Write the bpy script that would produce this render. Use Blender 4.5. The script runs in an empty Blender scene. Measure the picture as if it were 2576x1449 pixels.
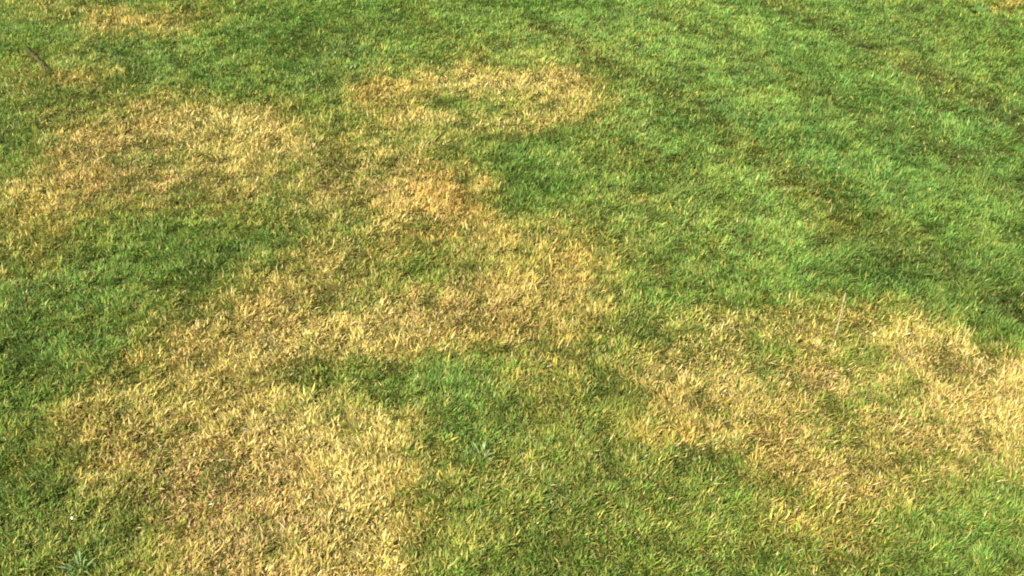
import bpy, bmesh, math, random, sys
import numpy as np

# ------------------------------------------------------------------ camera, sky, sun, exposure
C = bpy.context.scene
H, PITCH, HFOV = 1.6, math.radians(38.0), math.radians(55.0)
cam_d = bpy.data.cameras.new('camera')
cam = bpy.data.objects.new('camera', cam_d)
C.collection.objects.link(cam)
cam.location = (0, 0, H)
cam.rotation_euler = (math.pi / 2 - PITCH, 0, 0)
cam_d.sensor_width = 36
cam_d.lens = 18 / math.tan(HFOV / 2)
cam_d.clip_start, cam_d.clip_end = 0.05, 2000
C.camera = cam

SUN_EL, SUN_AZ = math.radians(46), math.radians(-125)      # azimuth clockwise from +Y: sun behind the viewer's left shoulder
w = bpy.data.worlds.new("World"); C.world = w; w.use_nodes = True
nt = w.node_tree; nt.nodes.clear()
sky = nt.nodes.new('ShaderNodeTexSky'); sky.sky_type = 'NISHITA'; sky.sun_disc = False
sky.sun_elevation = SUN_EL; sky.sun_rotation = SUN_AZ
bg = nt.nodes.new('ShaderNodeBackground'); bg.inputs[1].default_value = 0.11
wo = nt.nodes.new('ShaderNodeOutputWorld')
nt.links.new(sky.outputs[0], bg.inputs[0]); nt.links.new(bg.outputs[0], wo.inputs[0])
sd = bpy.data.lights.new('sun', 'SUN'); sd.energy = 4.4; sd.angle = math.radians(0.53); sd.color = (1, .955, .87)
so = bpy.data.objects.new('sun', sd); C.collection.objects.link(so)
# lamp points along its -Z; aim from the sun direction to the origin
sx, sy, sz = math.sin(SUN_AZ) * math.cos(SUN_EL), math.cos(SUN_AZ) * math.cos(SUN_EL), math.sin(SUN_EL)
from mathutils import Vector
so.rotation_euler = Vector((sx, sy, sz)).to_track_quat('Z', 'Y').to_euler()
so.location = (sx * 20, sy * 20, sz * 20)
C.view_settings.view_transform = 'Standard'; C.view_settings.look = 'None'
C.view_settings.exposure = 1.27; C.view_settings.gamma = 1; C.view_settings.use_curve_mapping = False
C.cycles.pixel_filter_type = 'BLACKMAN_HARRIS'; C.cycles.filter_width = 2.0    # the photograph is a soft, low resolution one
C.cycles.max_bounces = 5; C.cycles.transmission_bounces = 3; C.cycles.diffuse_bounces = 3

rng = np.random.default_rng(7)

# ------------------------------------------------------------------ noise
def hash2(ix, iy, seed):
    h = (ix.astype(np.int64) * 374761393 + iy.astype(np.int64) * 668265263 + seed * 974634777) & 0xFFFFFFFF
    h = ((h ^ (h >> 13)) * 1274126177) & 0xFFFFFFFF
    h = ((h ^ (h >> 15)) * 2246822519) & 0xFFFFFFFF
    return ((h ^ (h >> 16)) & 0xFFFFFF) / float(0xFFFFFF)

def vnoise(x, y, seed):                                     # value noise in -1..1
    ix, iy = np.floor(x), np.floor(y)
    fx, fy = x - ix, y - iy
    fx, fy = fx * fx * (3 - 2 * fx), fy * fy * (3 - 2 * fy)
    a, b = hash2(ix, iy, seed), hash2(ix + 1, iy, seed)
    c, d = hash2(ix, iy + 1, seed), hash2(ix + 1, iy + 1, seed)
    return ((a * (1 - fx) + b * fx) * (1 - fy) + (c * (1 - fx) + d * fx) * fy) * 2 - 1

def fbm(x, y, size, seed, octv=3):
    s = 0; amp = 1; tot = 0
    ca, sa = math.cos(seed * 1.3), math.sin(seed * 1.3)
    u, v = (x * ca - y * sa) / size, (x * sa + y * ca) / size
    for k in range(octv):
        s = s + vnoise(u + 17.3 * k, v - 9.1 * k, seed + k * 31) * amp
        tot += amp; amp *= .55; u, v = u * 2.03, v * 2.03
    return s / tot * 1.5

def ground_z(x, y):                                         # the lawn is gently uneven
    return 0.010 * fbm(x, y, .45, 3, 3) + 0.012 * fbm(x, y, 1.6, 5, 2)

# ------------------------------------------------------------------ where things lie on the lawn
FPX = 1288 / math.tan(HFOV / 2)
def G(px, py):                                              # photo pixel (2576 wide) -> metres on the ground
    u, v = (px - 1288) / FPX, (724.5 - py) / FPX
    c, s = math.cos(PITCH), math.sin(PITCH)
    dz = -s + v * c; dy = c + v * s
    t = H / -dz
    return u * t, dy * t

def stroke(pts, rad, amt, hard=1.0):                        # rad in photo pixels across
    P = [G(a, b) for a, b in pts]
    rr = []
    for i, (a, b) in enumerate(pts):
        r = rad[i] if isinstance(rad, (list, tuple)) else rad
        x0, _ = G(a - r, b); x1, _ = G(a + r, b)
        rr.append((x1 - x0) / 2)
    my = sum(q[1] for q in P) / len(P)
    return ('s', P, rr, amt, hard, H / math.hypot(H, my))       # patches lie longer along the view than across it

def spot(px, py, rx, ry, amt, hard=1.0):
    x0, _ = G(px - rx, py); x1, _ = G(px + rx, py)
    _, y0 = G(px, py + ry); _, y1 = G(px, py - ry)
    return ('e', ((x0 + x1) / 2, (y0 + y1) / 2), ((x1 - x0) / 2, (y1 - y0) / 2), amt, hard)

def field(items, x, y, f=None):
    out = np.ones_like(x)
    for it in items:
        if it[0] == 'e':
            _, (cx, cy), (rx, ry), amt, hard = it
            d = np.sqrt(((x - cx) / rx) ** 2 + ((y - cy) / ry) ** 2)
        else:
            _, P, rr, amt, hard, fy = it
            d = np.full_like(x, 1e9)
            if len(P) == 1:
                P = P * 2; rr = rr * 2
            for (a, ra), (b, rb) in zip(zip(P[:-1], rr[:-1]), zip(P[1:], rr[1:])):
                ex, ey = b[0] - a[0], (b[1] - a[1]) * fy
                L = ex * ex + ey * ey + 1e-9
                t = np.clip(((x - a[0]) * ex + (y - a[1]) * fy * ey) / L, 0, 1)
                q = np.hypot(x - a[0] - t * ex, (y - a[1]) * fy - t * ey) / (ra + (rb - ra) * t)
                d = np.minimum(d, q)
        k = .85 * hard
        wgt = 1 / (1 + np.exp(np.clip((d - .95) * 2.2 * k, -30, 30)))
        out = out * (1 - amt * wgt)
    return 1 - out

DRY = [
    spot(285, 42, 62, 28, .75), spot(420, 42, 72, 28, .7), spot(130, 12, 80, 18, .4),
    spot(150, 190, 140, 40, .5), spot(250, 175, 60, 20, .2),
    # long band on the left
    stroke([(110, 300), (260, 300), (450, 290), (700, 295)], [30, 42, 48, 42], .85),
    stroke([(210, 350), (420, 400), (620, 390)], [60, 90, 90], .85),
    stroke([(100, 430), (300, 440), (600, 450), (850, 430)], [64, 64, 60, 70], .7),
    stroke([(800, 350), (980, 390), (1120, 430)], [50, 60, 70], .75),
    spot(30, 470, 90, 90, .45), spot(130, 575, 80, 60, .45),
    stroke([(820, 490), (1000, 480), (1190, 480)], [35, 50, 48], .8),
    # ring at upper centre
    stroke([(900, 230), (980, 205), (1130, 190), (1300, 185), (1470, 190)], [40, 42, 32, 30, 28], .85),
    stroke([(1040, 275), (1130, 300), (1250, 300), (1330, 270), (1420, 240)], [36, 36, 34, 34, 36], .8),
    spot(1200, 235, 150, 26, .5),
    # middle
    stroke([(1120, 540), (1180, 590), (1300, 590), (1450, 600)], [80, 60, 42, 44], .85),
    stroke([(830, 640), (880, 660)], [66, 76], .85), spot(820, 600, 80, 40, .4),
    stroke([(1020, 600), (1080, 700), (1200, 690), (1420, 680)], [90, 95, 95, 85], .7),
    stroke([(1080, 750), (1250, 755), (1480, 745), (1560, 745)], [80, 56, 46, 30], .62),
    stroke([(680, 730), (560, 790), (470, 800)], [60, 66, 70], .8),
    stroke([(720, 780), (860, 790), (990, 790)], [80, 85, 80], .8),
    stroke([(640, 870), (780, 870), (950, 850)], [50, 52, 48], .8),
    spot(460, 850, 60, 50, .5), spot(1250, 810, 90, 40, .4),
    spot(1410, 850, 55, 50, .55), spot(1380, 955, 70, 40, .45), spot(1560, 640, 60, 60, .3),
    # lower left
    stroke([(250, 950), (240, 1000), (300, 1080)], [46, 62, 80], .8),
    stroke([(470, 900), (620, 940), (740, 960)], [60, 70, 60], .62),
    stroke([(400, 1020), (560, 1040), (740, 1060), (940, 1080)], [90, 95, 90, 90], .76),
    stroke([(900, 1060), (970, 1140), (975, 1230), (930, 1340), (860, 1470)], [70, 80, 80, 90, 110], .66, .7),
    stroke([(340, 1150), (480, 1220), (600, 1300), (640, 1460)], [90, 140, 190, 240], .62),
    stroke([(740, 1160), (760, 1300), (760, 1460)], [130, 150, 160], .62),
    spot(80, 1080, 110, 70, .22), spot(60, 1150, 70, 50, .2), spot(560, 1220, 160, 110, .4),
    # right: one broad oval
    stroke([(1640, 870), (1760, 815), (1900, 800), (2060, 815), (2240, 835), (2400, 880), (2520, 950)], [44, 44, 44, 36, 40, 44, 50], .66),
    stroke([(1620, 900), (1680, 970), (1760, 1030)], [48, 74, 70], .66),
    stroke([(1790, 900), (1890, 960), (2000, 960)], [90, 100, 90], .68),
    stroke([(2080, 960), (2250, 940), (2420, 940)], [90, 90, 80], .58),
    stroke([(2100, 1050), (2300, 1030), (2480, 1010)], [90, 90, 90], .60),
    stroke([(2560, 960), (2590, 1090)], [30, 40], .6),
    stroke([(1660, 1060), (1800, 1090), (2000, 1110), (2200, 1120), (2400, 1100)], [40, 50, 60, 66, 50], .50),
    stroke([(1950, 1170), (2060, 1220)], [80, 70], .34), spot(2090, 1390, 90, 50, .42), spot(2010, 1290, 60, 40, .15),
    # small ones
    spot(1590, 490, 60, 18, .6), spot(1880, 345, 70, 12, .05), spot(2085, 560, 40, 30, .3), spot(2570, 5, 60, 10, .8),
    spot(1750, 560, 120, 40, .12), spot(1500, 380, 100, 30, .2), spot(1480, 1150, 60, 60, .15),
    spot(560, 1430, 120, 60, .3), spot(400, 640, 250, 130, .3), spot(1620, 1270, 330, 160, .16), spot(1330, 1230, 120, 120, .1), spot(1380, 920, 130, 90, .2), spot(1090, 1290, 120, 170, .28), spot(1060, 1100, 60, 60, .25), spot(2350, 1300, 250, 150, .14), spot(1750, 480, 300, 120, .07), spot(1200, 120, 200, 60, .08), spot(150, 1330, 180, 120, .3), spot(120, 960, 80, 50, .2), spot(90, 640, 90, 50, .2), spot(1500, 230, 60, 60, .2), spot(900, 330, 120, 24, .35),
    spot(760, 350, 50, 16, .3),
]
GREEN = [                                                   # living grass inside or across the dry places
    spot(1120, 235, 50, 20, .6), spot(1230, 232, 90, 16, .35), spot(360, 378, 70, 28, .45), spot(300, 350, 40, 30, .2),
    spot(560, 620, 210, 90, .72), spot(330, 640, 160, 130, .72), spot(660, 560, 80, 50, .5),
    stroke([(960, 680), (1070, 650)], [50, 46], .6), spot(880, 740, 50, 40, .45),
    spot(2120, 880, 60, 44, .45), spot(2100, 1050, 80, 40, .7), spot(1930, 870, 40, 30, .4), spot(2200, 1010, 50, 40, .3), spot(1900, 880, 26, 22, .5), spot(1920, 940, 26, 26, .3),
    spot(900, 960, 130, 50, .8), spot(1150, 1000, 170, 110, .9), spot(1330, 480, 130, 90, .8), spot(860, 240, 40, 60, .6),
    spot(420, 1090, 50, 40, .35), spot(900, 1120, 40, 50, .15), spot(850, 1330, 40, 30, .3), spot(700, 1390, 40, 60, .3),
    spot(1290, 380, 110, 30, .5), spot(1500, 900, 60, 50, .5), spot(1740, 730, 160, 40, .5), spot(1820, 1240, 100, 60, .3),
    spot(2230, 960, 40, 40, .2), spot(110, 960, 90, 60, .5), spot(1650, 740, 60, 60, .5), spot(90, 1080, 120, 150, .5), spot(60, 300, 130, 60, .4), spot(30, 430, 70, 60, .3), spot(1640, 660, 60, 80, .3), spot(1060, 330, 150, 26, .4), spot(1200, 235, 170, 26, .3), spot(420, 380, 150, 34, .25), spot(1150, 650, 130, 40, .3), spot(1560, 840, 60, 50, .4), spot(1090, 670, 90, 34, .3), spot(1150, 235, 110, 22, .3), spot(110, 1250, 90, 90, .3), spot(330, 930, 60, 30, .0), spot(820, 930, 60, 40, .35), spot(660, 900, 60, 20, .3), spot(1000, 470, 60, 20, .1), spot(450, 1330, 50, 30, .2), spot(600, 1090, 40, 24, .25), spot(870, 390, 30, 60, .25), spot(640, 400, 40, 24, .25), spot(1240, 300, 40, 14, .1), spot(1950, 900, 50, 40, .3), spot(2320, 1000, 50, 40, .3), spot(1800, 1040, 50, 30, .3), spot(2230, 1090, 50, 30, .25), spot(760, 390, 50, 60, .25), spot(480, 330, 60, 24, .25), spot(700, 480, 90, 30, .3), spot(620, 340, 30, 60, .15), spot(60, 330, 90, 60, .5), spot(0, 470, 60, 120, .4), spot(880, 560, 90, 30, .4), spot(930, 470, 40, 60, .2), spot(1040, 420, 50, 40, .2), spot(540, 950, 60, 40, .3), spot(700, 1200, 50, 50, .2), spot(1230, 280, 60, 10, .1), spot(1330, 660, 40, 30, .25), spot(1180, 640, 60, 24, .2), spot(380, 960, 60, 30, .3),
]
ORANGE = [
    spot(285, 42, 62, 28, .5), spot(420, 42, 72, 28, .5), spot(900, 230, 60, 40, .8), spot(960, 250, 50, 30, .4),
    stroke([(1060, 480), (1130, 540), (1250, 590), (1440, 600)], [70, 90, 50, 50], .85),
    spot(560, 400, 60, 20, .3), spot(80, 1080, 130, 90, .9), spot(30, 1160, 60, 60, .6), spot(170, 560, 60, 70, .5),
    spot(1410, 850, 60, 60, .8), spot(1380, 955, 70, 40, .6), spot(1640, 1070, 80, 50, .8), spot(2080, 560, 40, 40, .8),
    spot(2090, 1380, 130, 70, .6), spot(1010, 1180, 70, 130, .4), spot(430, 810, 50, 50, .5), spot(2570, 5, 60, 14, .7),
    spot(560, 330, 50, 30, .1), spot(1250, 690, 60, 50, .4), spot(1500, 640, 80, 50, .5), spot(2000, 1200, 120, 80, .4),
    spot(920, 830, 40, 30, .2), spot(1930, 430, 60, 60, .3), spot(330, 1330, 50, 50, .3), spot(1500, 1010, 120, 70, .3), spot(1550, 1280, 300, 150, .25), spot(2300, 1320, 200, 100, .2), spot(620, 1180, 200, 120, .15), spot(1990, 130, 100, 60, .15),
]
BROWN = [                                                   # matted, greyish pink thatch
    stroke([(250, 380), (330, 410), (440, 430), (560, 470)], [50, 60, 50, 40], .75), spot(400, 395, 60, 20, .5),
    stroke([(800, 390), (880, 410), (1000, 400)], [60, 70, 60], .75), spot(790, 440, 60, 40, .4),
    spot(1210, 240, 70, 20, .6), spot(1140, 700, 90, 40, .6), spot(740, 800, 50, 60, .45), spot(1060, 740, 50, 40, .5),
    stroke([(500, 1180), (540, 1230), (620, 1280), (700, 1300)], [90, 110, 90, 60], .8), spot(620, 1140, 80, 50, .5),
    spot(330, 1130, 60, 50, .3), stroke([(1830, 940), (1950, 960), (2070, 970)], [80, 80, 70], .7),
    stroke([(2240, 950), (2350, 900)], [60, 60], .6), spot(2130, 1110, 70, 60, .5), spot(130, 200, 60, 40, .4),
    spot(420, 1350, 90, 60, .3), spot(2330, 1030, 90, 60, .4), spot(2200, 90, 130, 40, .45), spot(1110, 620, 60, 20, .4),
]
BRIGHT = [ stroke([(200, 285), (350, 275), (500, 275)], [16, 18, 20], .5), stroke([(330, 1010), (560, 1010), (800, 1040), (960, 1080)], [30, 26, 30, 40], .5), stroke([(1660, 850), (1760, 830), (1900, 810)], [50, 50, 40], .6), stroke([(1900, 805), (2100, 800), (2380, 860)], [26, 22, 24], .35), stroke([(1180, 590), (1450, 600)], [24, 24], .35), stroke([(400, 780), (560, 770)], [30, 30], .4),                                                 # bleached straw, with the sunlit far rims of patches put into the colour
    stroke([(520, 280), (600, 290), (700, 305)], [30, 36, 24], .9), spot(560, 330, 60, 30, .5), stroke([(1100, 185), (1300, 182), (1420, 190)], [18, 18, 18], .8),
    stroke([(1080, 300), (1200, 300), (1280, 295)], [24, 26, 22], .8), spot(90, 440, 50, 40, .4),
    spot(850, 640, 60, 60, .6), spot(690, 725, 60, 24, .5), stroke([(640, 870), (780, 875), (960, 840)], [30, 34, 40], .8),
    spot(500, 800, 60, 30, .4), spot(240, 1000, 50, 60, .7), stroke([(740, 1040), (850, 1080), (890, 1150)], [50, 50, 40], .75),
    spot(480, 1040, 80, 40, .5), stroke([(900, 1200), (890, 1320), (900, 1440)], [60, 80, 70], .6), spot(1880, 810, 80, 26, .5),
    stroke([(2560, 960), (2590, 1100)], [40, 60], .25), spot(1800, 830, 40, 20, .2), spot(980, 790, 50, 40, .4), spot(340, 1000, 50, 20, .3),
]
DARK = [
    stroke([(1900, 200), (2200, 380), (2620, 620)], [30, 60, 80], .45), stroke([(2150, 620), (2400, 740), (2620, 860)], [50, 80, 90], .5),                                                    # deep green, thicker turf
    stroke([(640, 210), (690, 235), (740, 262), (840, 285)], [40, 36, 36, 40], .85), spot(450, 200, 60, 40, .3),
    stroke([(1240, 440), (1320, 470), (1460, 520)], [50, 55, 40], .75), spot(1290, 380, 60, 30, .3),
    spot(330, 540, 80, 40, .35), spot(660, 560, 80, 60, .45), spot(640, 620, 60, 40, .4), spot(560, 660, 60, 50, .2),
    stroke([(860, 950), (960, 960)], [50, 46], .45), spot(1200, 1110, 60, 50, .45), spot(1170, 1380, 60, 40, .55),
    stroke([(2180, 690), (2350, 760), (2560, 850)], [60, 70, 80], .75), spot(2450, 600, 200, 120, .6), spot(2300, 360, 300, 130, .5),
    spot(2100, 1040, 80, 34, .7), spot(2110, 900, 50, 50, .5), spot(1070, 650, 60, 40, .5), spot(1720, 490, 5, 5, .1),
    spot(150, 1260, 130, 100, .5), spot(40, 1150, 30, 20, .3), spot(240, 760, 60, 100, .15), spot(100, 880, 90, 40, .3), spot(340, 600, 60, 90, .25),
    spot(2480, 1210, 100, 60, .4), spot(1640, 1010, 50, 40, .4), spot(1900, 1160, 60, 60, .25), spot(2300, 1330, 90, 60, .3), spot(1500, 1290, 120, 80, .25),
    spot(1360, 1150, 80, 80, .1), spot(820, 110, 90, 30, .4), spot(60, 150, 60, 60, .3), spot(1290, 60, 60, 30, .1),
    spot(1830, 1390, 60, 40, .3), spot(80, 620, 40, 30, .2), spot(2560, 1180, 40, 40, .4), spot(60, 330, 50, 20, .5),
]
LIGHT = [
    stroke([(1300, 110), (1500, 220), (1680, 330), (1900, 480), (2050, 640)], [20, 30, 40, 50, 50], .6),  # pale mowing bands: sheen of leaning blades put in as lighter green
    stroke([(1560, 60), (1780, 170), (2000, 310), (2300, 470), (2600, 640)], [16, 22, 30, 36, 40], .5),
    stroke([(1800, 20), (2000, 110), (2300, 260), (2600, 400)], [14, 18, 24, 30], .4),
    spot(1640, 90, 240, 60, .6), spot(1150, 60, 200, 50, .3), spot(1780, 350, 160, 150, .35), spot(40, 400, 60, 34, .7),
    spot(130, 740, 110, 70, .35), spot(1500, 330, 130, 40, .4), spot(1750, 560, 150, 90, .3), spot(480, 330, 60, 30, .1),
    spot(330, 240, 160, 20, .3), spot(1100, 960, 90, 40, .4), spot(1940, 640, 100, 80, .3), spot(2150, 40, 120, 30, .3), spot(940, 110, 80, 60, .2),
    spot(2100, 480, 150, 30, .2), spot(1400, 1230, 140, 60, .25), spot(2380, 700, 60, 30, .1), spot(250, 900, 70, 40, .6), spot(880, 800, 30, 60, .3),
]
BLUE = [ spot(2250, 330, 480, 330, .16), spot(1750, 100, 300, 100, .2), spot(1650, 420, 250, 130, .15),                                                   # bluish green grass of another kind
    spot(300, 130, 130, 50, .5), spot(440, 200, 80, 40, .4), spot(100, 720, 120, 80, .35), spot(280, 840, 90, 60, .3), spot(1070, 1000, 110, 80, .3),
    spot(1200, 1110, 60, 60, .35), spot(660, 570, 60, 50, .35), spot(130, 1310, 110, 70, .5), spot(2050, 380, 250, 90, .35), spot(1720, 580, 80, 50, .4),
    spot(2260, 720, 70, 50, .4), spot(960, 950, 100, 50, .2), spot(1480, 540, 100, 20, .3), spot(860, 160, 90, 40, .3), spot(60, 350, 60, 60, .5),
    spot(1900, 930, 30, 30, .5), spot(370, 370, 60, 30, .5), spot(200, 1420, 30, 30, .6), spot(2420, 300, 90, 40, .3),
    spot(620, 1310, 60, 40, .2), spot(2520, 1180, 60, 40, .4), spot(1780, 250, 160, 30, .3), spot(200, 80, 60, 20, .3), spot(1420, 120, 90, 20, .2),
]
TRACK = [                                                   # mower lines running away to the upper left, their sheen put in as darker colour
    stroke([(1880, -20), (2060, 60), (2300, 175), (2620, 320)], [14, 20, 30, 38], .8),
    stroke([(1330, 50), (1500, 140), (1700, 240), (1850, 345), (2050, 500), (2300, 650), (2620, 810)], [14, 18, 22, 26, 34, 38, 44], .8),
    stroke([(1650, 40), (1900, 150), (2150, 280), (2600, 500)], [12, 16, 22, 30], .6),
    stroke([(1000, 20), (1300, 180), (1560, 330), (1700, 440)], [10, 16, 18, 20], .35),
    stroke([(720, 90), (840, 120), (1000, 60)], [24, 28, 20], .5),
    spot(2330, 80, 130, 40, .4), spot(1500, 900, 80, 60, .4), spot(1250, 1200, 90, 60, .25), spot(1620, 1200, 90, 60, .3), spot(80, 300, 90, 40, .4),
]

# the patch maps are worked out once on a 2 cm grid of the ground and looked up from there
QX, QY, QS = -4.0, -.8, .02
_qx, _qy = np.meshgrid(np.arange(QX, 4.0, QS), np.arange(QY, 6.8, QS))
def _grid():
    f = {k: field(l, _qx, _qy) for k, l in (('dry', DRY), ('green', GREEN), ('orange', ORANGE), ('brown', BROWN),
                                            ('bright', BRIGHT), ('dark', DARK), ('light', LIGHT), ('blue', BLUE), ('track', TRACK))}
    # beyond the part of the lawn that the photograph shows the same kind of patches go on
    dpt = _qy * math.cos(PITCH) + H * math.sin(PITCH)
    hx = np.maximum(dpt, .3) * math.tan(HFOV / 2)
    out = np.clip(np.maximum.reduce([(np.abs(_qx) - hx) / .35, (1.12 - _qy) / .3, (_qy - 4.2) / .4]), 0, 1)
    wild = np.clip((fbm(_qx, _qy, .7, 41, 3) - .22) * 3.2, 0, .85)
    f['dry'] = np.maximum(f['dry'] * (1 - out * .4), wild * out)
    f['dry'] = f['dry'] * (1 - f['green'])
    return f
GRID = _grid()

def fields(x, y):
    u = x + .050 * fbm(x, y, .17, 11, 3) + .030 * fbm(x, y, .045, 19, 2) + .012 * fbm(x, y, .015, 29, 1)
    v = y + .060 * fbm(x, y, .17, 12, 3) + .036 * fbm(x, y, .045, 20, 2) + .014 * fbm(x, y, .015, 30, 1)
    u = u + rng.normal(0, .020, len(x)); v = v + rng.normal(0, .026, len(x))     # single blades stray across the edges
    def look(keys, u, v, o):
        a = np.clip((u - QX) / QS, 0, _qx.shape[1] - 2.001); b = np.clip((v - QY) / QS, 0, _qx.shape[0] - 2.001)
        i, j = a.astype(int), b.astype(int); a, b = a - i, b - j
        for k in keys:
            g = GRID[k]
            o[k] = (g[j, i] * (1 - a) + g[j, i + 1] * a) * (1 - b) + (g[j + 1, i] * (1 - a) + g[j + 1, i + 1] * a) * b
    v = v + .016 * y                                                                # blade tips stand above the soil
    o = {}
    look(('dry', 'green', 'orange', 'brown', 'bright', 'dark', 'blue'), u, v, o)
    look(('light', 'track'), x + (u - x) * .3, y + (v - y) * .3, o)                # mower lines stay straight
    return o

# ------------------------------------------------------------------ materials
def leaf_mat(name, trans, rough, spec):
    m = bpy.data.materials.new(name); m.use_nodes = True
    t = m.node_tree; t.nodes.clear()
    o = t.nodes.new('ShaderNodeOutputMaterial'); mix = t.nodes.new('ShaderNodeMixShader')
    p = t.nodes.new('ShaderNodeBsdfPrincipled'); tr = t.nodes.new('ShaderNodeBsdfTranslucent')
    a = t.nodes.new('ShaderNodeAttribute'); a.attribute_name = 'tint'
    nz = t.nodes.new('ShaderNodeTexNoise'); nz.inputs['Scale'].default_value = 260; nz.inputs['Detail'].default_value = 2
    hv = t.nodes.new('ShaderNodeHueSaturation')
    mr = t.nodes.new('ShaderNodeMapRange'); mr.inputs[3].default_value = .8; mr.inputs[4].default_value = 1.2
    g = t.nodes.new('ShaderNodeNewGeometry')
    t.links.new(g.outputs['Position'], nz.inputs['Vector'])
    t.links.new(nz.outputs[0], mr.inputs[0]); t.links.new(mr.outputs[0], hv.inputs['Value'])
    t.links.new(a.outputs['Color'], hv.inputs['Color'])
    t.links.new(hv.outputs[0], p.inputs['Base Color']); t.links.new(hv.outputs[0], tr.inputs['Color'])
    p.inputs['Roughness'].default_value = rough; p.inputs['Specular IOR Level'].default_value = spec
    mix.inputs[0].default_value = trans
    t.links.new(p.outputs[0], mix.inputs[1]); t.links.new(tr.outputs[0], mix.inputs[2]); t.links.new(mix.outputs[0], o.inputs[0])
    return m
M_GREEN = leaf_mat('living_grass', .38, .55, .22)
M_STRAW = leaf_mat('dead_grass', .25, .75, .12)

def soil_mat():
    m = bpy.data.materials.new('soil'); m.use_nodes = True
    t = m.node_tree; p = t.nodes['Principled BSDF']; p.inputs['Roughness'].default_value = 1.0; p.inputs['Specular IOR Level'].default_value = .05
    co = t.nodes.new('ShaderNodeTexCoord')
    n1 = t.nodes.new('ShaderNodeTexNoise'); n1.inputs['Scale'].default_value = 130; n1.inputs['Detail'].default_value = 8
    n2 = t.nodes.new('ShaderNodeTexNoise'); n2.inputs['Scale'].default_value = 1.3; n2.inputs['Detail'].default_value = 5
    r1 = t.nodes.new('ShaderNodeValToRGB'); r2 = t.nodes.new('ShaderNodeValToRGB'); mx = t.nodes.new('ShaderNodeMix'); mx.data_type = 'RGBA'
    r1.color_ramp.elements[0].color = (.035, .03, .006, 1); r1.color_ramp.elements[1].color = (.13, .095, .028, 1)
    r1.color_ramp.elements[0].position = .35; r1.color_ramp.elements[1].position = .68
    r2.color_ramp.elements[0].color = (.04, .05, .006, 1); r2.color_ramp.elements[1].color = (.10, .085, .022, 1)
    r2.color_ramp.elements[0].position = .45; r2.color_ramp.elements[1].position = .62
    mx.inputs[0].default_value = .55
    for n in (n1, n2): t.links.new(co.outputs['Object'], n.inputs['Vector'])
    t.links.new(n1.outputs[0], r1.inputs[0]); t.links.new(n2.outputs[0], r2.inputs[0])
    t.links.new(r1.outputs[0], mx.inputs[6]); t.links.new(r2.outputs[0], mx.inputs[7]); t.links.new(mx.outputs[2], p.inputs['Base Color'])
    b = t.nodes.new('ShaderNodeBump'); b.inputs['Strength'].default_value = .6; b.inputs['Distance'].default_value = .01
    t.links.new(n1.outputs[0], b.inputs['Height']); t.links.new(b.outputs[0], p.inputs['Normal'])
    return m
M_SOIL = soil_mat()

# ------------------------------------------------------------------ the ground: one sheet out to the horizon
def axis(a, b, fine, far):
    mid = np.arange(a, b + fine / 2, fine)
    k = np.geomspace(fine * 2, far, 22)
    return np.concatenate([(a - k)[::-1], mid, b + k])
gx, gy = axis(-4, 4, .05, 900), axis(-.5, 6.5, .05, 900)
X, Y = np.meshgrid(gx, gy)
Z = ground_z(X, Y)
vs = np.stack([X, Y, Z], -1).reshape(-1, 3)
nx, ny = len(gx), len(gy)
idx = np.arange(nx * ny).reshape(ny, nx)
fs = np.stack([idx[:-1, :-1], idx[:-1, 1:], idx[1:, 1:], idx[1:, :-1]], -1).reshape(-1, 4)
me = bpy.data.meshes.new('ground'); me.from_pydata(vs.tolist(), [], fs.tolist()); me.materials.append(M_SOIL)
for p_ in me.polygons: p_.use_smooth = True
go = bpy.data.objects.new('ground', me); C.collection.objects.link(go)
go['kind'] = 'structure'; go['label'] = 'brown soil of the lawn showing between the grass blades'

# ------------------------------------------------------------------ blades
def blade_mesh(name, x, y, length, width, head, tilt, curl, twist, col, tipcol, mat, zoff=0):
    """all arrays per blade: four points, widest where it bends, tapering to root and tip"""
    n = len(x)
    dx, dy = np.cos(head), np.sin(head)
    # width direction: perpendicular to the lean, turned by twist
    wx, wy = -np.sin(head + twist), np.cos(head + twist)
    z0 = ground_z(x, y) - .002 + zoff
    t1, t2 = tilt, tilt + curl
    L1, L2 = length * .55, length * .45
    m_x = x + dx * np.sin(t1) * L1; m_y = y + dy * np.sin(t1) * L1; m_z = z0 + np.cos(t1) * L1
    e_x = m_x + dx * np.sin(t2) * L2; e_y = m_y + dy * np.sin(t2) * L2; e_z = m_z + np.cos(t2) * L2
    hw = width / 2
    V = np.empty((n, 4, 3), np.float32)
    V[:, 0] = np.stack([x, y, z0], -1)
    V[:, 1] = np.stack([m_x + wx * hw, m_y + wy * hw, m_z], -1)
    V[:, 2] = np.stack([m_x - wx * hw, m_y - wy * hw, m_z], -1)
    V[:, 3] = np.stack([e_x, e_y, e_z], -1)
    base = (np.arange(n, dtype=np.int32) * 4)[:, None]
    loops = (base + np.array([0, 1, 2, 2, 1, 3], np.int32)).reshape(-1)
    me = bpy.data.meshes.new(name)
    me.vertices.add(n * 4); me.vertices.foreach_set('co', V.reshape(-1))
    me.loops.add(n * 6); me.loops.foreach_set('vertex_index', loops)
    me.polygons.add(n * 2)
    me.polygons.foreach_set('loop_start', np.arange(0, n * 6, 3, dtype=np.int32))
    me.update(calc_edges=True)
    A = me.attributes.new('tint', 'FLOAT_COLOR', 'POINT')
    cc = np.ones((n, 4, 4), np.float32)
    cc[:, :3, :3] = col[:, None]; cc[:, 3, :3] = tipcol
    A.data.foreach_set('color', cc.reshape(-1))
    me.materials.append(mat)
    o = bpy.data.objects.new(name, me); C.collection.objects.link(o)
    return o

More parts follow.
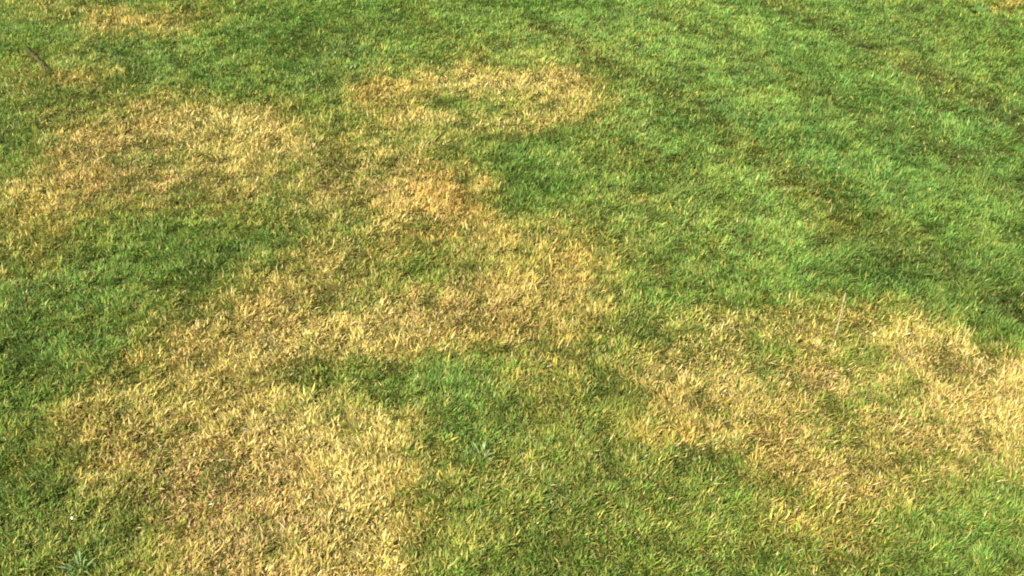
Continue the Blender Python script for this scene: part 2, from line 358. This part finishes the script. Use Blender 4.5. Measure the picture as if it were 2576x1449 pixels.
# where blades grow: dense in and around the part in view, thinner further out
def scatter(n, thin=1.0):
    y = rng.uniform(-.2, 6.0, n); x = rng.uniform(-3.6, 3.6, n)
    dpt = y * math.cos(PITCH) + H * math.sin(PITCH)
    hx = np.maximum(dpt, .3) * math.tan(HFOV / 2)
    inside = (np.abs(x) < hx + .12) & (y > 1.02) & (y < 4.2)
    ring = (np.abs(x) < hx + .9) & (y > .3) & (y < 5.6)
    keep = np.where(inside, rng.random(n) < 1.0 - .60 * np.clip((y - 1.3) / 1.8, 0, 1), ring & (rng.random(n) < .08))
    return x[keep], y[keep], inside[keep]

x, y, ins = scatter(10_600_000)
# clumping: pull blades a little towards tuft centres
cx_ = .006 * fbm(x, y, .03, 61, 1); cy_ = .006 * fbm(x, y, .03, 62, 1)
x, y = x + cx_, y + cy_
f = fields(x, y)
n = len(x)
R = lambda: rng.random(n)
n1 = fbm(x, y, .09, 71, 3); n2 = fbm(x, y, .028, 72, 2); n3 = fbm(x, y, .30, 73, 3); n4 = fbm(x, y, .05, 74, 2); n5 = fbm(x, y, .012, 75, 1)
e_ = np.clip(f['dry'] * (1.25 - f['dry']) * 3.2, .25, 1)
D = f['dry'] + (.32 * n1 + .24 * n4 + .14 * n2) * e_ + .10
D = np.clip(D + .13 * n3 * (1 - f['dark']) + .07 * f['light'] + .06 * f['track'] - .07 * f['dark'], .05, .86)
dead = R() < D
# thin out so that the whole stays light enough
keep = R() < np.where(dead, .92 - .25 * f['brown'], .94) * np.clip(1.05 + 1.1 * np.minimum(n2 + .25, 0) + .5 * np.minimum(n5, 0) * .3, .5, 1)
def cut(a): return a[keep]
x, y, ins, dead, D = map(cut, (x, y, ins, dead, D)); f = {k: cut(v) for k, v in f.items()}
n1, n2, n3, n4, n5 = map(cut, (n1, n2, n3, n4, n5)); n = len(x)
def lin(r, g, b):
    q = np.array([r, g, b]) / 255.; return np.where(q < .04045, q / 12.92, ((q + .055) / 1.055) ** 2.4)
def mixc(a, b, t): return a + (b - a) * t[:, None]

def living_colour(f, n1, n2, n3, n4, r1, r2):
    k = len(r1)
    c = np.tile(lin(99, 132, 49), (k, 1))
    c = mixc(c, lin(62, 96, 26)[None], np.clip(f['dark'] * .42, 0, 1))
    c = mixc(c, lin(123, 156, 68)[None], np.clip(f['light'] * .75 + .12 * n3, 0, 1))
    c = mixc(c, lin(78, 130, 66)[None], np.clip(f['blue'] * .55 + .5 * np.clip(n4 * .5 + n1 * .4 - .12, 0, 1), 0, .9))
    c = mixc(c, lin(76, 94, 28)[None], np.clip(f['track'] * .95 + .5 * np.clip(-n1 * .5 - n4 * .5 - .1, 0, 1) + .3 * f['orange'] , 0, .9))
    c = mixc(c, lin(164, 154, 58)[None], np.clip(f['dry'] * .8 + .25 * np.clip(n1 + .3 * n3, 0, 1), 0, 1))
    c = c * (1 + .22 * n2 + .18 * n4 + .12 * n1 + .12 * f['light'] - .16 * f['track'])[:, None]  # includes the mowing sheen, painted into the blades as lighter and darker bands
    v = np.exp((r1 - .5) * 1.15)
    c = c * v[:, None]
    c = mixc(c, lin(146, 158, 86)[None], (r2 > .93) * .5)
    return np.clip(c, .004, .8)
def dead_colour(f, n1, n2, n3, n4, r1, r2):
    k = len(r1)
    c = np.tile(lin(203, 172, 100), (k, 1))
    c = mixc(c, lin(200, 148, 68)[None], np.clip(f['orange'] * .8 + .35 * np.clip(n1 - .1, 0, 1), 0, 1))
    c = mixc(c, lin(198, 146, 112)[None], np.clip(f['brown'] * .95 + .5 * np.clip(-n4 * .6 - n1 * .5 - .12, 0, 1), 0, 1))
    c = mixc(c, lin(246, 218, 136)[None], np.clip(f['bright'] * .85 + .3 * np.clip(n1, 0, 1), 0, 1))
    c = mixc(c, lin(150, 142, 62)[None], np.clip((1.1 - f['dry']) * .9, 0, 1))
    c = c * (1 + .14 * n2 + .10 * n4)[:, None] * np.exp((r1 - .5) * .95)[:, None]
    c = mixc(c, lin(96, 66, 36)[None], (r2 < .07) * .8)
    c = mixc(c, lin(238, 224, 176)[None], (r2 > .92) * .4)
    return np.clip(c, .004, .85)

def build(mask, name, is_dead, mat, label):
    k = int(mask.sum()); s = lambda a: a[mask]
    ff = {q: s(v) for q, v in f.items()}; X_, Y_ = s(x), s(y); ii = s(ins)
    r = lambda: rng.random(k)
    far = np.clip((Y_ - 1) / 3, 0, 1.4)
    if is_dead:
        col = dead_colour(ff, s(n1), s(n2), s(n3), s(n4), r(), r())
        L = (.010 + .012 * r() + .016 * r() ** 6) * (1 - .3 * ff['brown']) * (1 + .42 * np.clip(s(n2), -1, 1))
        W = .0018 + .0012 * r() + .0010 * far
        tilt = np.clip(np.abs(rng.normal(.80, .36, k)) + .35 * ff['brown'] + 8 * np.clip(L - .03, 0, 1), .1, 1.45)
        curl = rng.normal(.12, .3, k)
        curl = np.minimum(curl, 1.62 - tilt)
    else:
        col = living_colour(ff, s(n1), s(n2), s(n3), s(n4), r(), r())
        L = (.012 + .011 * r() + .008 * r() ** 4) * (1 + .22 * ff['dark']) * (1 - .2 * ff['dry']) * (1 - .2 * ff['track']) * (1 + .18 * s(n1)) * (1 + .45 * np.clip(s(n2), -1, 1))
        W = .0019 + .0012 * r() + .0010 * far
        tilt = np.abs(rng.normal(.62, .33, k)); tilt = np.clip(tilt, .05, 1.35)
        curl = rng.normal(.35, .28, k)
    W = np.where(ii, W, W * 2.4)
    field_dir = 3.0 * fbm(X_, Y_, .12, 81, 2) + 1.2 * fbm(X_, Y_, .5, 82, 1)
    head = np.where(r() < .5, field_dir + rng.normal(0, .8, k), r() * 6.283)
    tip = mixc(col, lin(186, 168, 96)[None], (r() < (.0 if is_dead else .3)) * .6)
    twist = rng.normal(0, .5, k)
    o = blade_mesh(name, X_, Y_, L, W, head, tilt, curl, twist, col.astype(np.float32), tip.astype(np.float32), mat,
                   0)
    o['kind'] = 'stuff'; o['label'] = label; o['category'] = 'grass'
    return k
a = build(dead, 'dead_grass', True, M_STRAW, 'straw yellow and tan dead grass in bleached patches across the lawn')
b = build(~dead, 'lawn_grass', False, M_GREEN, 'short mown green grass covering the lawn around the dead patches')

# ------------------------------------------------------------------ single things one can point to
def plain(name, rgb, rough=.8, var=.25, scale=120):
    m = bpy.data.materials.new(name); m.use_nodes = True
    t = m.node_tree; p = t.nodes['Principled BSDF']; p.inputs['Roughness'].default_value = rough; p.inputs['Specular IOR Level'].default_value = .2
    n_ = t.nodes.new('ShaderNodeTexNoise'); n_.inputs['Scale'].default_value = scale; n_.inputs['Detail'].default_value = 4
    rp = t.nodes.new('ShaderNodeValToRGB'); c_ = t.nodes.new('ShaderNodeTexCoord')
    rp.color_ramp.elements[0].position = .3; rp.color_ramp.elements[1].position = .7
    rp.color_ramp.elements[0].color = tuple(v * (1 - var) for v in rgb) + (1,); rp.color_ramp.elements[1].color = tuple(min(.9, v * (1 + var)) for v in rgb) + (1,)
    t.links.new(c_.outputs['Object'], n_.inputs['Vector']); t.links.new(n_.outputs[0], rp.inputs[0]); t.links.new(rp.outputs[0], p.inputs['Base Color'])
    return m

def gz(px, py): return float(ground_z(np.array([px]), np.array([py]))[0])

def mesh_obj(name, V, F, mat, parent=None, smooth=True):
    me = bpy.data.meshes.new(name); me.from_pydata([tuple(v) for v in V], [], F); me.materials.append(mat)
    for q in me.polygons: q.use_smooth = smooth
    o = bpy.data.objects.new(name, me); C.collection.objects.link(o)
    if parent: o.parent = parent
    return o

def tube(path, radii, sides=6):
    V, F = [], []
    for i, p in enumerate(path):
        p = Vector(p); a = Vector(path[max(i - 1, 0)]); b = Vector(path[min(i + 1, len(path) - 1)])
        d = (b - a).normalized(); u_ = d.cross(Vector((.13, .2, 1))).normalized(); v_ = d.cross(u_)
        for k in range(sides):
            t = k / sides * 2 * math.pi
            V.append(p + (u_ * math.cos(t) + v_ * math.sin(t)) * radii[i])
    for i in range(len(path) - 1):
        for k in range(sides):
            a, b = i * sides + k, i * sides + (k + 1) % sides
            F.append((a, b, b + sides, a + sides))
    F.append(tuple(range(sides))[::-1]); F.append(tuple(range((len(path) - 1) * sides, len(path) * sides)))
    return V, F

def root(name, px, py, label, cat, group=None):
    gx_, gy_ = G(px, py)
    e = bpy.data.objects.new(name, None); C.collection.objects.link(e)
    e.location = (gx_, gy_, gz(gx_, gy_)); e['label'] = label; e['category'] = cat; e.empty_display_size = .03
    if group: e['group'] = group
    return e

# the twig
rr = random.Random(5)
tx, ty = G(121, 200); hx_, hy_ = G(70, 132)
tw = root('twig', 121, 200, 'thin dark brown twig lying on the grass at the upper left', 'twig')
vx, vy = hx_ - tx, hy_ - ty
path = [(vx * t + .006 * math.sin(7 * t) + rr.uniform(-.002, .002), vy * t + rr.uniform(-.003, .003), .020 + .012 * math.sin(3.1 * t)) for t in [k / 9 for k in range(10)]]
m_bark = plain('bark', (.075, .05, .025), .9)
V, F = tube(path, [.0038 - .0002 * k for k in range(10)])
mesh_obj('stem', V, F, m_bark, tw)
p0 = Vector(path[5])
V, F = tube([p0, p0 + Vector((.014, .010, .006)), p0 + Vector((.026, .030, .008))], [.0026, .002, .0012])
mesh_obj('side_shoot', V, F, m_bark, tw)

# the upright dead stalk
st_ = root('dry_stalk', 2098, 850, 'pale pinkish tan dry stalk standing upright at the top edge of the right dead patch', 'stalk')
top = .11
path = [(.0025 * math.sin(3 * t), .004 * t * t, top * t) for t in [k / 8 for k in range(9)]]
m_stalk = plain('dry_stalk', (.40, .31, .16), .8)
V, F = tube(path, [.0020 - .0001 * k for k in range(9)]); mesh_obj('stem', V, F, m_stalk, st_)
V, F = tube([(path[-1][0], path[-1][1], top - .004), (path[-1][0] + .001, path[-1][1], top + .006), (path[-1][0] + .002, path[-1][1] + .002, top + .018), (path[-1][0] + .002, path[-1][1] + .004, top + .028)], [.0012, .0028, .0022, .0006])
mesh_obj('seed_head', V, F, plain('seed_head', (.42, .27, .14), .8), st_)

def leaf(length, width, tilt, curl, head, base=(0, 0, 0), seg=5):
    """a curved blade with a folded midrib"""
    V, F = [], []; p = Vector(base); ang = tilt
    d = Vector((math.cos(head), math.sin(head), 0)); wv = Vector((-math.sin(head), math.cos(head), 0))
    for i in range(seg + 1):
        t = i / seg; w_ = width * .5 * (math.sin(math.pi * min(1, .18 + .82 * t)) ** .8 if t < 1 else 0)
        up = Vector((-d.x * math.cos(ang), -d.y * math.cos(ang), math.sin(ang)))
        V += [p - wv * w_ + up * w_ * .35, p.copy(), p + wv * w_ + up * w_ * .35]
        p = p + (d * math.sin(ang) + Vector((0, 0, 1)) * math.cos(ang)) * (length / seg); ang += curl / seg
    for i in range(seg):
        a = i * 3
        F += [(a, a + 1, a + 4, a + 3), (a + 1, a + 2, a + 5, a + 4)]
    return V, F

def tuft(px, py, label, mat, n_, L, W, seed, tl=(.1, .6), name='grass_tuft', part='blade', cat='grass tuft'):
    e = root(name, px, py, label, cat); q = random.Random(seed)
    for k in range(n_):
        h_ = k / n_ * 6.283 + q.uniform(-.4, .4)
        V, F = leaf(L * q.uniform(.7, 1.15), W * q.uniform(.8, 1.15), q.uniform(*tl), q.uniform(.3, .9), h_, (.008 * math.cos(h_), .008 * math.sin(h_), 0))
        mesh_obj(part, V, F, mat, e)
m_pale = plain('pale_blade', (.22, .30, .11), .7)
m_teal = plain('bluish_blade', (.15, .22, .075), .7)
m_deep = plain('deep_green_leaf', (.06, .13, .03), .6)
tuft(1212, 1150, 'pale bluish green grass tuft in green lawn right of the big lower left dead patch', m_pale, 12, .034, .0036, 3, (.15, .7))
tuft(203, 1440, 'blue green grass tuft with long blades at the bottom edge near the lower left corner', m_teal, 13, .036, .0036, 4, (.2, .8))
tuft(2460, 34, 'small dark green leafy weed in the grass near the top right corner', m_deep, 9, .045, .018, 6, (.7, 1.1), 'weed', 'leaf', 'weed')

def petal(px, py, label, rgb, size, seed):
    q = random.Random(seed); gx_, gy_ = G(px, py); V, F = [(0, 0, 0)], []
    for k in range(10):
        t = k / 10 * 6.283; r_ = size * (.5 + .12 * q.uniform(-1, 1)) * (1 if k not in (0,) else .7)
        V.append((r_ * math.cos(t) * 1.25, r_ * math.sin(t) * .8, size * .16 + size * .1 * math.sin(2 * t)))
    for k in range(10): F.append((0, 1 + k, 1 + (k + 1) % 10))
    nV = len(V); V += [(a_, b_, c_ - .0006) for a_, b_, c_ in V]; F += [tuple(nV + i for i in f_[::-1]) for f_ in F]
    F += [(1 + k, nV + 1 + k, nV + 1 + (k + 1) % 10, 1 + (k + 1) % 10) for k in range(10)]
    o = mesh_obj('petal', V, F, plain('petal_white', rgb, .6, .08)); o.location = (gx_, gy_, gz(gx_, gy_) + .022); o.rotation_euler = (.5, .2, q.uniform(0, 6))
    o['label'] = label; o['category'] = 'petal'
petal(192, 1328, 'tiny pinkish white petal lying among the mixed grass at the lower left', (.80, .70, .66), .006, 1)
petal(535, 1287, 'tiny white petal lying in the middle of the big lower left dead patch', (.82, .82, .76), .006, 2)

sys.stderr.write('BLADES %d\n' % (a + b))
